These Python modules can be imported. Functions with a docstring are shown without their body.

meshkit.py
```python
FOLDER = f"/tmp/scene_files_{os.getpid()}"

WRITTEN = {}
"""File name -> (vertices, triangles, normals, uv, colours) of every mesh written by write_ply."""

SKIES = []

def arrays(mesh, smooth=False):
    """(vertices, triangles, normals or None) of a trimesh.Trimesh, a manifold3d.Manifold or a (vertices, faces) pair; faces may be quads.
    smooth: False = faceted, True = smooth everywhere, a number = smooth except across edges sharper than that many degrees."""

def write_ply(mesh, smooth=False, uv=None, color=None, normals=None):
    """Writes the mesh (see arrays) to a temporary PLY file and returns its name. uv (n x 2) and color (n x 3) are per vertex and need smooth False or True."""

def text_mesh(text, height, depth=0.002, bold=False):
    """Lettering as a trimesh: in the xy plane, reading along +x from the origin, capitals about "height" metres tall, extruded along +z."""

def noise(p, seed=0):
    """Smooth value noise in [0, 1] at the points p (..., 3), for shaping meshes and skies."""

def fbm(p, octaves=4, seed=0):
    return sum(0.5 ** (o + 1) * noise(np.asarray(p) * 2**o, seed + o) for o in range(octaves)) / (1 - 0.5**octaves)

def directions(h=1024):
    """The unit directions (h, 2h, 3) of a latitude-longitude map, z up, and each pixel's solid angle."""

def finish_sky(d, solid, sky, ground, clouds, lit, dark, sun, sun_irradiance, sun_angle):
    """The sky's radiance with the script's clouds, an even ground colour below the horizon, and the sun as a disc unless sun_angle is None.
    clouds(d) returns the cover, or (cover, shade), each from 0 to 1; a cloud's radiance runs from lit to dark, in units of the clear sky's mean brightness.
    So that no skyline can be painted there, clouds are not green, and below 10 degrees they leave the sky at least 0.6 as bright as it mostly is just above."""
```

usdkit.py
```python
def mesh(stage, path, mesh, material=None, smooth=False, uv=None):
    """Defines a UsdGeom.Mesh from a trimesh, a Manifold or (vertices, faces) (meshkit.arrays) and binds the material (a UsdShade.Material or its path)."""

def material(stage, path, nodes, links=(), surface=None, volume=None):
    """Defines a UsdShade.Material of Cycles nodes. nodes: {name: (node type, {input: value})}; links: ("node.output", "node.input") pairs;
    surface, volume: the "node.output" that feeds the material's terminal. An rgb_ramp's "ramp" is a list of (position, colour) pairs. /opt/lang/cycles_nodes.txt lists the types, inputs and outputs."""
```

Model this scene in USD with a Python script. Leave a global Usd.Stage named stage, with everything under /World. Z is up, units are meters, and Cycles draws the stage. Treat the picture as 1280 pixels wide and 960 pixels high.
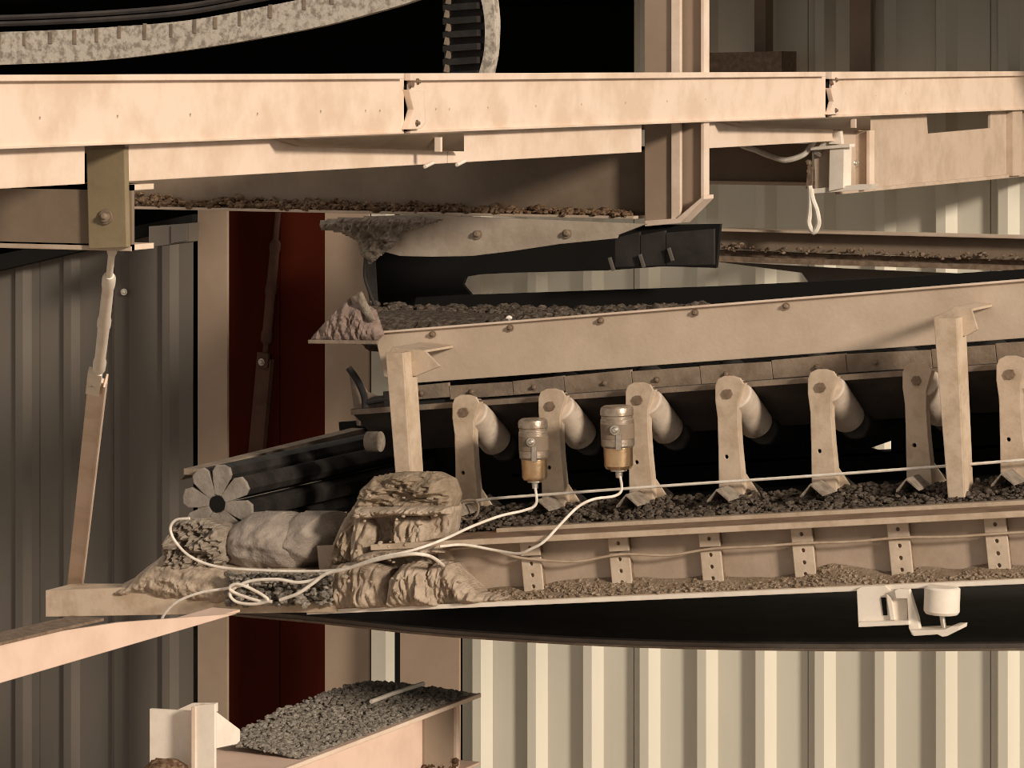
import math, random
import numpy as np, trimesh, usdkit, meshkit
from shapely.geometry import Polygon, Point
import shapely
from pxr import Usd, UsdGeom, UsdLux, UsdShade, Gf, Sdf

rng = np.random.default_rng(7)
random.seed(7)
stage = Usd.Stage.CreateInMemory()
UsdGeom.SetStageUpAxis(stage, 'Z'); UsdGeom.SetStageMetersPerUnit(stage, 1.0)
UsdGeom.Xform.Define(stage, '/World'); UsdGeom.Scope.Define(stage, '/World/Looks')

# ------------------------------------------------------------------ camera
F, HX, HY = 4300.0, 640.0, 85.0           # focal length in pixels, level camera, horizon at row 85 (lens shift)
TH = math.atan(2000 / 4300)
VIEW = np.array([-math.sin(TH), math.cos(TH), 0.0]); RIGHT = np.array([math.cos(TH), math.sin(TH), 0.0]); UP = np.array([0, 0, 1.0])
ZC = 4.0
CAM = -10.75 * VIEW; CAM[2] = ZC
cam = UsdGeom.Camera.Define(stage, '/World/camera')
cam.AddTranslateOp().Set(Gf.Vec3d(*CAM)); cam.AddRotateXYZOp().Set(Gf.Vec3f(90, 0, math.degrees(TH)))
cam.CreateHorizontalApertureAttr(36.0); cam.CreateVerticalApertureAttr(27.0)
cam.CreateFocalLengthAttr(36.0 * F / 1280)
cam.CreateVerticalApertureOffsetAttr(-(480 - HY) / 1280 * 36.0)
cam.CreateClippingRangeAttr(Gf.Vec2f(0.1, 500))
cam.CreateExposureAttr(0.0)

# ------------------------------------------------------------------ light: hazy low sun from the right, soft sky
def aim(prim, to_sun):
    d = np.array(to_sun, float); d /= np.linalg.norm(d)
    m = Gf.Matrix4d(1).SetRotate(Gf.Rotation(Gf.Vec3d(0, 0, 1), Gf.Vec3d(*d)))
    prim.AddTransformOp().Set(m)
sun = UsdLux.DistantLight.Define(stage, '/World/sun')
SUN_DIR = (0.87, -0.45, 0.33)
aim(sun, SUN_DIR)
sun.CreateIntensityAttr(75.0); sun.CreateAngleAttr(7.0); sun.CreateColorAttr(Gf.Vec3f(1.0, 0.87, 0.72))
dome = UsdLux.DomeLight.Define(stage, '/World/sky')
dome.CreateIntensityAttr(0.165); dome.CreateColorAttr(Gf.Vec3f(1.0, 0.91, 0.81))

# ------------------------------------------------------------------ pixel -> ray -> point on a real plane of the plant
def ray(px, py): return VIEW + RIGHT * (px - HX) / F + UP * (HY - py) / F
def PY(px, py, Y):
    r = ray(px, py); return CAM + r * (Y - CAM[1]) / r[1]
def PX(px, py, X):
    r = ray(px, py); return CAM + r * (X - CAM[0]) / r[0]
def PD(px, py, d): return CAM + ray(px, py) * d
def depth(p): return float((np.asarray(p) - CAM) @ VIEW)

# ------------------------------------------------------------------ mesh helpers
def ext(pts2, holes, t):
    pg = Polygon(pts2, holes)
    if not pg.is_valid: pg = pg.buffer(0)
    return trimesh.creation.extrude_polygon(pg, t, engine='earcut')
def fix(m):
    m = trimesh.Trimesh(m.vertices, m.faces, process=False)
    if m.volume < 0: m.invert()
    return m
def ring(c, r, n=10): return [(c[0] + r * math.cos(a), c[1] + r * math.sin(a)) for a in np.linspace(0, 2 * math.pi, n, endpoint=False)]
def poly_y(pix, Y, t, holes=()):
    """outline traced on the plane y = Y, thickness t away from the viewer"""
    q = [PY(a, b, Y) for a, b in pix]
    hs = []
    for (a, b, r) in holes:
        c = PY(a, b, Y); hs.append(ring((c[0], c[2]), r * depth(c) / F))
    m = ext([(p[0], p[2]) for p in q], hs, t)
    v = m.vertices; m.vertices = np.c_[v[:, 0], Y + v[:, 2], v[:, 1]]
    return fix(m)
def poly_x(pix, X, t, holes=()):
    q = [PX(a, b, X) for a, b in pix]
    hs = []
    for (a, b, r) in holes:
        c = PX(a, b, X); hs.append(ring((c[1], c[2]), r * depth(c) / F))
    m = ext([(p[1], p[2]) for p in q], hs, t)
    v = m.vertices; m.vertices = np.c_[X - v[:, 2], v[:, 0], v[:, 1]]
    return fix(m)
def hexa(a, b, c, d, e, f, g, h):
    v = np.array([a, b, c, d, e, f, g, h])
    m = trimesh.Trimesh(v, [[0, 1, 2], [0, 2, 3], [4, 6, 5], [4, 7, 6], [0, 4, 5], [0, 5, 1], [1, 5, 6], [1, 6, 2], [2, 6, 7], [2, 7, 3], [3, 7, 4], [3, 4, 0]], process=False)
    return fix(m)
def box(lo, hi):
    lo, hi = np.minimum(lo, hi), np.maximum(lo, hi)
    m = trimesh.creation.box(hi - lo); m.apply_translation((lo + hi) / 2); return m
def bar(p0, p1, w, h, side=(1, 0, 0)):
    """rectangular bar from p0 to p1; w measured along side, h across it"""
    p0, p1 = np.array(p0, float), np.array(p1, float)
    t = p1 - p0; t /= np.linalg.norm(t)
    s = np.array(side, float); s -= t * (s @ t); s /= np.linalg.norm(s)
    u = np.cross(t, s)
    c = [(-w / 2, -h / 2), (w / 2, -h / 2), (w / 2, h / 2), (-w / 2, h / 2)]
    return hexa(*[p0 + s * a + u * b for a, b in c], *[p1 + s * a + u * b for a, b in c])
def frame(t):
    t = np.array(t, float); t /= np.linalg.norm(t)
    a = np.cross(t, [0, 0, 1.0] if abs(t[2]) < 0.9 else [1.0, 0, 0]); a /= np.linalg.norm(a)
    return t, a, np.cross(t, a)
def lathe(p0, p1, prof, n=24):
    """solid of revolution round p0->p1; prof = [(fraction along, radius)]"""
    p0, p1 = np.array(p0, float), np.array(p1, float)
    L = np.linalg.norm(p1 - p0); t, a, b = frame(p1 - p0)
    ang = np.arange(n) * 2 * np.pi / n
    V = [p0 + t * L * prof[0][0]]; 
    for f, r in prof: V += [p0 + t * L * f + r * (math.cos(x) * a + math.sin(x) * b) for x in ang]
    V.append(p0 + t * L * prof[-1][0]); k = len(prof); Fc = []
    for i in range(n):
        j = (i + 1) % n
        Fc.append([0, 1 + j, 1 + i]); Fc.append([len(V) - 1, 1 + (k - 1) * n + i, 1 + (k - 1) * n + j])
        for q in range(k - 1):
            A, B = 1 + q * n, 1 + (q + 1) * n
            Fc += [[A + i, A + j, B + j], [A + i, B + j, B + i]]
    return fix(trimesh.Trimesh(np.array(V), Fc, process=False))
def cyl(p0, p1, r, n=20): return lathe(p0, p1, [(0, r), (1, r)], n)
def smooth_path(pts, per=6):
    p = np.array(pts, float); out = []
    q = np.vstack([2 * p[0] - p[1], p, 2 * p[-1] - p[-2]])
    for i in range(1, len(q) - 2):
        for u in np.arange(per) / per:
            a, b, c, d = q[i - 1], q[i], q[i + 1], q[i + 2]
            out.append(0.5 * (2 * b + (c - a) * u + (2 * a - 5 * b + 4 * c - d) * u * u + (3 * b - a - 3 * c + d) * u ** 3))
    out.append(p[-1]); return np.array(out)
def tube(pts, r, n=8, smooth=True):
    p = smooth_path(pts) if smooth else np.array(pts, float)
    t = np.gradient(p, axis=0); t /= np.linalg.norm(t, axis=1, keepdims=True) + 1e-12
    a = frame(t[0])[1]; V = []
    for i in range(len(p)):
        a = a - t[i] * (a @ t[i]); a /= np.linalg.norm(a); b = np.cross(t[i], a)
        V += [p[i] + r * (math.cos(x) * a + math.sin(x) * b) for x in np.arange(n) * 2 * np.pi / n]
    Fc = []
    for i in range(len(p) - 1):
        for j in range(n):
            k = (j + 1) % n
            Fc += [[i * n + j, i * n + k, (i + 1) * n + k], [i * n + j, (i + 1) * n + k, (i + 1) * n + j]]
    V += [p[0], p[-1]]; e = len(p) * n
    for j in range(n):
        k = (j + 1) % n
        Fc += [[e, k, j], [e + 1, (len(p) - 1) * n + j, (len(p) - 1) * n + k]]
    return fix(trimesh.Trimesh(np.array(V), Fc, process=False))
def ribbon(line, off, thick):
    """strip: polyline (world) swept by the offset vector off, with thickness vector thick"""
    line = np.array(line); off, thick = np.array(off, float), np.array(thick, float)
    V, Fc = [], []
    for p in line: V += [p, p + off, p + off + thick, p + thick]
    for i in range(len(line) - 1):
        a, b = 4 * i, 4 * (i + 1)
        for j in range(4):
            k = (j + 1) % 4
            Fc += [[a + j, b + j, b + k], [a + j, b + k, a + k]]
    e = 4 * (len(line) - 1)
    Fc += [[0, 1, 2], [0, 2, 3], [e, e + 2, e + 1], [e, e + 3, e + 2]]
    return fix(trimesh.Trimesh(np.array(V), Fc, process=False))
def dome_bolt(c, nrm, r):
    c = np.array(c, float); nrm = np.array(nrm, float) / np.linalg.norm(nrm)
    return lathe(c, c + nrm * r, [(0, r), (.15, r), (.16, r * .62), (.75, r * .55), (.9, r * .4)], 6 if r < .012 else 12)
def cat(*ms): return trimesh.util.concatenate([trimesh.Trimesh(m.vertices, m.faces, process=False) for m in ms])
_ico = trimesh.creation.icosphere(1)
def stone(c, r, g, flat=0.7):
    v = _ico.vertices * (1 + 0.28 * (g.random((len(_ico.vertices), 1)) - .5) * 2)
    s = r * (0.7 + 0.6 * g.random(3)) * np.array([1, 1, flat])
    a = g.random() * 6.28; R = np.array([[math.cos(a), -math.sin(a), 0], [math.sin(a), math.cos(a), 0], [0, 0, 1]])
    return trimesh.Trimesh((v * s) @ R.T + c, _ico.faces, process=False)
def grains(pts, r0, r1, seed):
    g = np.random.default_rng(seed)
    return cat(*[stone(p, r0 + (r1 - r0) * g.random() ** 2, g) for p in pts])
def puff(pix, Y, front, back, res=0.006, amp=0.02, freq=(18, 18, 18), seed=1, edge=0.05, hole=None):
    """a caked lump: outline traced on y = Y, bulging by front towards the viewer and back behind, with noise relief"""
    q = [PY(a, b, Y) for a, b in pix]
    pg = Polygon([(p[0], p[2]) for p in q]).buffer(0)
    x0, z0, x1, z1 = pg.bounds
    xs = np.arange(x0 - res, x1 + 2 * res, res); zs = np.arange(z0 - res, z1 + 2 * res, res)
    X, Z = np.meshgrid(xs, zs, indexing='ij')
    pts = shapely.points(X.ravel(), Z.ravel())
    sd = shapely.distance(shapely.boundary(pg), pts).reshape(X.shape)
    ins = shapely.contains(pg, pts).reshape(X.shape)
    d = np.where(ins, sd, 0)
    h = np.sqrt(np.clip(1 - (1 - np.clip(d / edge, 0, 1)) ** 2, 0, 1))
    P = np.stack([X * freq[0], np.zeros_like(X) + seed * 7.3, Z * freq[2]], -1)
    n1 = meshkit.fbm(P, 4, seed) - .5; n2 = np.abs(meshkit.fbm(P * 2.3, 3, seed + 9) - .5) * 2
    f = h * (front + amp * (2.2 * n1 - 0.9 * n2))
    # quad cells whose corners are all inside or on the rim
    vin = ins | (sd < res * 0.75)
    idx = -np.ones(X.shape, int); idx[vin] = np.arange(vin.sum())
    A, B, C, D = idx[:-1, :-1], idx[1:, :-1], idx[1:, 1:], idx[:-1, 1:]
    ok = (A >= 0) & (B >= 0) & (C >= 0) & (D >= 0)
    A, B, C, D = A[ok], B[ok], C[ok], D[ok]
    N = vin.sum()
    fv = np.c_[X[vin], Y - f[vin], Z[vin]]; bv = np.c_[X[vin], Y + back * h[vin] + 1e-4, Z[vin]]
    fs = np.vstack([np.c_[A, B, C], np.c_[A, C, D]]); bs = fs[:, ::-1] + N
    e = np.sort(np.vstack([fs[:, [0, 1]], fs[:, [1, 2]], fs[:, [2, 0]]]), 1)
    ed = np.vstack([fs[:, [0, 1]], fs[:, [1, 2]], fs[:, [2, 0]]])
    _, inv, cnt = np.unique(e, axis=0, return_inverse=True, return_counts=True)
    be = ed[cnt[inv.ravel()] == 1]
    side = np.vstack([np.c_[be[:, 1], be[:, 0], be[:, 0] + N], np.c_[be[:, 1], be[:, 0] + N, be[:, 1] + N]])
    return fix(trimesh.Trimesh(np.vstack([fv, bv]), np.vstack([fs, bs, side]), process=False))

# ------------------------------------------------------------------ materials
def paint(name, col, col2, scale=6.0, lo=.42, hi=.62, rough=.65, bump=.15, bscale=60, bev=.004, metal=0.0, spec=.3, stretch=(1, 1, 1), col3=None):
    nodes = {'g': ('geometry', {}), 'm': ('mapping', {'scale': stretch}),
             'n': ('noise_texture', {'scale': scale, 'detail': 6.0, 'roughness': .65}),
             'r': ('rgb_ramp', {'ramp': [(0, col), (lo, col), (hi, col2), (1, col2)] if col3 is None else [(0, col3), (lo - .1, col3), (lo, col), (hi, col2), (1, col2)]}),
             'n2': ('noise_texture', {'scale': bscale, 'detail': 4.0, 'roughness': .6}),
             'b': ('bump', {'strength': bump, 'distance': .01}),
             'p': ('principled_bsdf', {'roughness': rough, 'metallic': metal, 'specular_ior_level': spec})}
    links = [('g.position', 'm.vector'), ('m.vector', 'n.vector'), ('n.fac', 'r.fac'), ('r.color', 'p.base_color'), ('g.position', 'n2.vector'), ('n2.fac', 'b.height'), ('b.normal', 'p.normal')]
    if bev:
        nodes['bv'] = ('bevel', {'radius': bev, 'samples': 4}); links.append(('bv.bevel', 'b.normal'))
    return usdkit.material(stage, '/World/Looks/' + name, nodes, links, surface='p.BSDF')
M = {}
M['cream'] = paint('cream_paint', (.77, .615, .50), (.66, .505, .385), scale=5, bump=.06, rough=.55)
M['tan'] = paint('tan_paint', (.55, .43, .335), (.46, .355, .265), scale=7, bump=.12)
M['stringer'] = paint('stringer_paint', (.46, .355, .275), (.385, .295, .22), scale=7, bump=.1)
M['clip'] = paint('clip_paint', (.62, .50, .385), (.52, .41, .305), scale=14, bump=.1)
M['dusty'] = paint('dusty_tan', (.56, .44, .33), (.45, .34, .24), scale=14, bump=.12, bscale=50, rough=.9)
M['brown'] = paint('shade_brown', (.225, .168, .12), (.185, .135, .094), scale=5, bump=.06)  # shade of the channel webs put into the colour, also on brown parts
M['dust'] = paint('caked_dust', (.45, .36, .275), (.32, .245, .18), scale=22, bump=.6, bscale=70, rough=.95, bev=0, spec=.1)
M['dustdark'] = paint('brown_dust', (.31, .24, .172), (.23, .172, .12), scale=22, bump=.6, bscale=70, rough=.95, bev=0, spec=.1)
M['debris'] = paint('flange_dust', (.33, .25, .18), (.24, .175, .12), scale=30, bump=.6, bscale=120, rough=.95, bev=0, spec=.1)
M['rust'] = paint('rusty_flange', (.24, .155, .10), (.17, .105, .065), scale=12, bump=.2, rough=.9)
M['greydust'] = paint('grey_dust', (.30, .25, .20), (.20, .16, .125), scale=25, bump=.6, bscale=90, rough=.95, bev=0, spec=.1)
M['grit'] = paint('dark_grit', (.06, .046, .034), (.15, .12, .095), scale=60, bump=.5, bscale=140, rough=.95, bev=0, spec=.1)
M['grit2'] = paint('grey_grit', (.17, .148, .122), (.33, .29, .245), scale=60, bump=.5, bscale=140, rough=.95, bev=0, spec=.1)
M['redgrit'] = paint('rust_grit', (.09, .05, .03), (.24, .16, .10), scale=50, bump=.5, bscale=140, rough=.95, bev=0, spec=.1)
M['rubber'] = paint('black_rubber', (.022, .018, .017), (.035, .029, .026), scale=9, bump=.15, rough=.75)
M['belt'] = paint('belt_rubber', (.040, .033, .031), (.062, .051, .046), scale=6, bump=.1, rough=.7)
M['beltedge'] = paint('belt_side', (.13, .108, .09), (.17, .14, .115), scale=10, bump=.2, rough=.9)
M['olive'] = paint('olive_plate', (.26, .20, .12), (.22, .17, .10), scale=6, bump=.08)
M['greyplate'] = paint('grey_dusty_plate', (.44, .365, .295), (.36, .29, .225), scale=9, bump=.12, rough=.85)
M['skirt'] = paint('shade_dulled_skirt_paint', (.60, .48, .37), (.48, .375, .28), scale=3, bump=.1, rough=.7, lo=.38, hi=.66)  # cream dulled for shade on the board, with random dust mottling
M['dustrubber'] = paint('dusty_rubber', (.19, .145, .11), (.27, .205, .15), scale=12, bump=.25, rough=.9)
M['seal'] = paint('dusty_seal_plate', (.28, .212, .155), (.19, .138, .096), scale=10, bump=.2, rough=.9)
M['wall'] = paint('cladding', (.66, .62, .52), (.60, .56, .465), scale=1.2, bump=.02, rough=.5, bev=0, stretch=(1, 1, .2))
M['wallshade'] = paint('cladding_shade', (.145, .125, .104), (.118, .10, .083), scale=1.2, bump=.02, rough=.5, bev=0, stretch=(1, 1, .2))  # darker copy of the cladding, left wall shade put into the colour
M['dimrust'] = paint('dim_rust', (.10, .05, .034), (.075, .036, .025), scale=6, rough=.9, bev=0)
M['maroon'] = paint('maroon_paint', (.055, .008, .003), (.045, .007, .003), scale=2, bump=.03, rough=.9, spec=.05, bev=0)
M['black'] = paint('shade_black', (.004, .0034, .003), (.006, .005, .004), scale=2, bump=.05, rough=.9, bev=0)  # near-black holds the darkness of hall, chute and gaps in its colour
M['coltan'] = paint('column_tan', (.32, .235, .17), (.28, .20, .142), scale=2, bump=.03, rough=.7)
M['pink'] = paint('pale_primer', (.76, .565, .455), (.68, .495, .39), scale=5, bump=.06, rough=.6)
M['white'] = paint('white_paint', (.82, .74, .64), (.74, .65, .55), scale=10, bump=.05, rough=.5, bev=.003)
M['cable'] = paint('white_cable', (.80, .73, .64), (.66, .58, .49), scale=30, bump=.05, rough=.5, bev=0)
M['steel'] = paint('bright_steel', (.62, .56, .48), (.50, .44, .37), scale=20, bump=.1, rough=.35, metal=.8, bev=.002)
M['bolt'] = paint('rusty_bolt', (.16, .11, .075), (.24, .17, .12), scale=40, bump=.2, rough=.8, bev=0)
M['brass'] = paint('brass', (.72, .50, .30), (.62, .42, .24), scale=30, bump=.08, rough=.28, metal=.9, bev=.002)
M['can'] = paint('grease_can', (.40, .32, .25), (.30, .235, .18), scale=40, bump=.15, rough=.35, metal=.6, bev=.002)
M['roll'] = paint('roll_steel', (.58, .48, .39), (.46, .37, .29), scale=9, bump=.1, rough=.5, col3=(.36, .28, .21))
M['petal'] = paint('dusty_wing', (.29, .25, .21), (.22, .185, .155), scale=18, bump=.3, rough=.9)
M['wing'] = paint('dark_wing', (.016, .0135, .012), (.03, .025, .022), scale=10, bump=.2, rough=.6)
M['floor'] = paint('ground_dust', (.36, .29, .22), (.29, .23, .17), scale=.8, bump=.3, rough=.95, bev=0)
M['sack'] = paint('dusty_sacking', (.34, .285, .24), (.25, .205, .17), scale=12, bump=.5, bscale=120, rough=.95, bev=0)
M['worn'] = paint('worn_belt_edge', (.52, .46, .39), (.26, .22, .18), scale=26, lo=.46, hi=.60, bump=.3, rough=.9, bev=0)
M['pinkrub'] = paint('pink_dust_rubber', (.27, .195, .165), (.19, .135, .11), scale=30, bump=.5, rough=.9, bev=0)

# ------------------------------------------------------------------ things
names = {}
def numbered(parent, name):
    k = (parent, name); n = names.get(k, -1) + 1; names[k] = n
    return name if n == 0 else f'{name}_{n:03d}'
class Thing:
    """an Xform at the thing's base; parts are added in world coordinates"""
    def __init__(self, name, label=None, cat_=None, base=(0, 0, 0), group=None, kind=None):
        self.base = np.array(base, float); self.path = '/World/' + numbered('/World', name)
        x = UsdGeom.Xform.Define(stage, self.path); self.op = x.AddTranslateOp(); self.op.Set(Gf.Vec3d(*self.base))
        self.prim = x.GetPrim(); tag(self.prim, label, cat_, group, kind)
    def part(self, name, mesh, mat, smooth=30, parent=None, label=None, kind=None):
        up = parent or self.path; path = up + '/' + numbered(up, name)
        m = trimesh.Trimesh(mesh.vertices - self.base, mesh.faces, process=False)
        pr = usdkit.mesh(stage, path, m, M[mat], smooth=smooth).GetPrim()
        if label: pr.SetCustomDataByKey('label', label)
        if kind: pr.SetCustomDataByKey('kind', kind)
        return path
    def copy(self, name, shift, label, cat_, group=None):
        p = '/World/' + numbered('/World', name); x = UsdGeom.Xform.Define(stage, p)
        x.AddTranslateOp().Set(Gf.Vec3d(*(self.base + shift)))
        x.GetPrim().GetReferences().AddInternalReference(self.path); x.GetPrim().SetInstanceable(True)
        tag(x.GetPrim(), label, cat_, group); return p
def tag(p, label=None, cat_=None, group=None, kind=None):
    for k, v in (('label', label), ('category', cat_), ('group', group), ('kind', kind)):
        if v: p.SetCustomDataByKey(k, v)
def single(name, mesh, mat, label=None, cat_=None, smooth=30, group=None, kind=None):
    base = np.array([mesh.vertices[:, 0].mean(), mesh.vertices[:, 1].mean(), mesh.vertices[:, 2].min()])
    path = '/World/' + numbered('/World', name)
    m = usdkit.mesh(stage, path, trimesh.Trimesh(mesh.vertices - base, mesh.faces, process=False), M[mat], smooth=smooth)
    m.AddTranslateOp().Set(Gf.Vec3d(*base)); tag(m.GetPrim(), label, cat_, group, kind); return path

# ================================================================== SETTING
YW = 5.7
single('floor', box((-30, -14, -.1), (14, 16, 0)), 'floor', kind='structure', label='dusty ground under the conveyors', smooth=False)
def sheet(x0, x1, ztop0, ztop1, Y, pitch=.3, phase=0.0, z0=0.0, t=.004, dep=.05):
    """box-rib cladding between x0 and x1, the ribs towards the viewer, top edge sloping"""
    prof = []
    k0 = math.floor((x0 - phase) / pitch) - 1
    for k in range(k0, k0 + int((x1 - x0) / pitch) + 4):
        b = phase + k * pitch
        prof += [(b - .022, 0), (b, -dep), (b + .046, -dep), (b + .088, 0)]
    xs = [p[0] for p in prof]; ys = [p[1] for p in prof]
    inner = [p for p in prof if x0 < p[0] < x1]
    pr = [(x0, np.interp(x0, xs, ys))] + inner + [(x1, np.interp(x1, xs, ys))]
    zt = lambda x: ztop0 + (ztop1 - ztop0) * (x - x0) / (x1 - x0)
    V, Fc = [], []
    for x, y in pr:
        V += [(x, Y + y, z0), (x, Y + y, zt(x)), (x, Y + y + t, zt(x)), (x, Y + y + t, z0)]
    for i in range(len(pr) - 1):
        a, b = 4 * i, 4 * i + 4
        for j in range(4):
            k = (j + 1) % 4; Fc += [[a + j, b + j, b + k], [a + j, b + k, a + k]]
    e = 4 * (len(pr) - 1); Fc += [[0, 1, 2], [0, 2, 3], [e, e + 2, e + 1], [e, e + 3, e + 2]]
    return fix(trimesh.Trimesh(np.array(V, float), Fc, process=False))
PH = PY(596, 900, YW)[0]                       # a rib starts at this column
xr = lambda px: PY(px, 500, YW)[0]
zr = lambda px, py: PY(px, py, YW)[2]
w = Thing('wall_back', 'tall box-rib clad wall right of the columns', kind='structure')
x, xe = xr(578), xr(2450)
nxt = xr(884)
cuts = [x]
while cuts[-1] < xe: cuts.append(PH - .05 + .3 * round((cuts[-1] + .9 - PH) / .3))
for a, b in zip(cuts[:-1], cuts[1:]):
    zt = zr(700, 180) if b < nxt + .4 else 4.41
    w.part('cladding_sheet', sheet(a, b - .004, zt, zt, YW, phase=PH), 'wall', smooth=False)
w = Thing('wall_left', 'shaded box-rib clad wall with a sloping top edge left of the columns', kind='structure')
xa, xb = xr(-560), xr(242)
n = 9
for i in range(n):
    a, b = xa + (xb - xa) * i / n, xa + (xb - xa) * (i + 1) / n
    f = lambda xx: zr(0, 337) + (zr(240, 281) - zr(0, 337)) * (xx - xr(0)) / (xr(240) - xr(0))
    w.part('cladding_sheet', sheet(a, b - .004, f(a), f(b), YW, phase=PH, dep=.022), 'wallshade', smooth=False)
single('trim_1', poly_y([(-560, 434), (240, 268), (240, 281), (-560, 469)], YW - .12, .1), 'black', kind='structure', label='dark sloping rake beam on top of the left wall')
w.part('bright_stud', dome_bolt(PY(155, 365, YW - .03), (.5, -1, .2), .018), 'white', label='small white stud added for a bright point of light')  # white stud added to stand for a bright point of light
# hall behind the wall opening, its darkness painted in black
H0, H1 = YW + .3, YW + 9
single('wall_hall', box((-16, H1, 0), (9, H1 + .2, 4.48)), 'black', kind='structure', smooth=False, label='far wall of the hall, painted black for its darkness')
single('wall_hall_side', box((-16, H0, 0), (-15.8, H1, 4.48)), 'black', kind='structure', smooth=False, label='side wall of the hall, painted black for its darkness')
single('wall_hall_end', box((4.2, H0, 0), (4.4, H1, 4.48)), 'black', kind='structure', smooth=False, label='end wall of the hall, painted black for its darkness')
single('shading_roof', box((-16, 4.4, 4.48), (9, H1 + .2, 4.68)), 'black', kind='structure', smooth=False, label='roof over the hall, its unseen eave added to shade the wall')  # unseen hall roof, its eave set low to shade the wall

# columns and door in the middle of the background
YC = 5.3
def column(name, label, cat_, px0, px1, mat, Y=YC, top=4.4, dep=.05, lip=None, py1=None):
    a, b = PY(px0, 500, Y)[0], PY(px1, 500, Y)[0]
    t = Thing(name, label, cat_, (a, Y, 0))
    tf = .018
    t.part('front_flange', box((a, Y, 0), (b, Y + tf, top)), mat)
    t.part('web', box(((a + b) / 2 - .006, Y + tf, 0), ((a + b) / 2 + .006, Y + dep, top)), mat)
    t.part('rear_flange', box((a + .02, Y + dep, 0), (b - .06, Y + dep + tf, top)), mat)
    t.part('base_plate', box((a - .05, Y - .05, 0), (b + .05, Y + dep + .07, .025)), mat)
    return t
column('steel_column', 'tan steel column left of the dark maroon door', 'column', 247, 284, 'coltan', top=zr(260, 150))
column('steel_column', 'pale tan steel column right of the dark maroon door', 'column', 406, 461, 'coltan', top=zr(430, 150))
column('steel_column', 'wide tan steel column behind the grit-covered beam', 'column', 500, 574, 'coltan', Y=5.1, top=zr(520, 250))
d = Thing('door_1', 'dark maroon sliding door between tan columns', kind='structure')
a, b = PY(276, 500, YW)[0], PY(420, 500, YW)[0]
for i in range(2):
    u, v = a + (b - a) * i / 2, a + (b - a) * (i + 1) / 2
    d.part('door_panel', box((u + .003, YW + .02, 0), (v - .003, YW + .06, zr(340, 150))), 'maroon')
d.part('door_back', box((a, YW + .06, 0), (b, YW + .08, zr(340, 150))), 'maroon')
single('trim_2', poly_y([(464, 150), (482, 150), (482, 980), (464, 980)], YW - .05, .1), 'wall', kind='structure', label='pale vertical trim strip right of the columns')
single('wall_gap', poly_y([(455, 150), (600, 150), (600, 985), (455, 985)], YW + .08, .1), 'black', kind='structure', label='dark board behind the columns')
c = Thing('wall_bracket', 'small dull grey box on the sloping beam beside the tan column', 'box', PY(210, 305, 5.2))
c.part('body', poly_y([(186, 283), (236, 279), (236, 302), (186, 309)], 5.2, .2), 'wallshade')
c.part('cover', poly_y([(214, 282), (233, 280), (233, 301), (214, 304)], 5.19, .01), 'wallshade')
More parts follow.
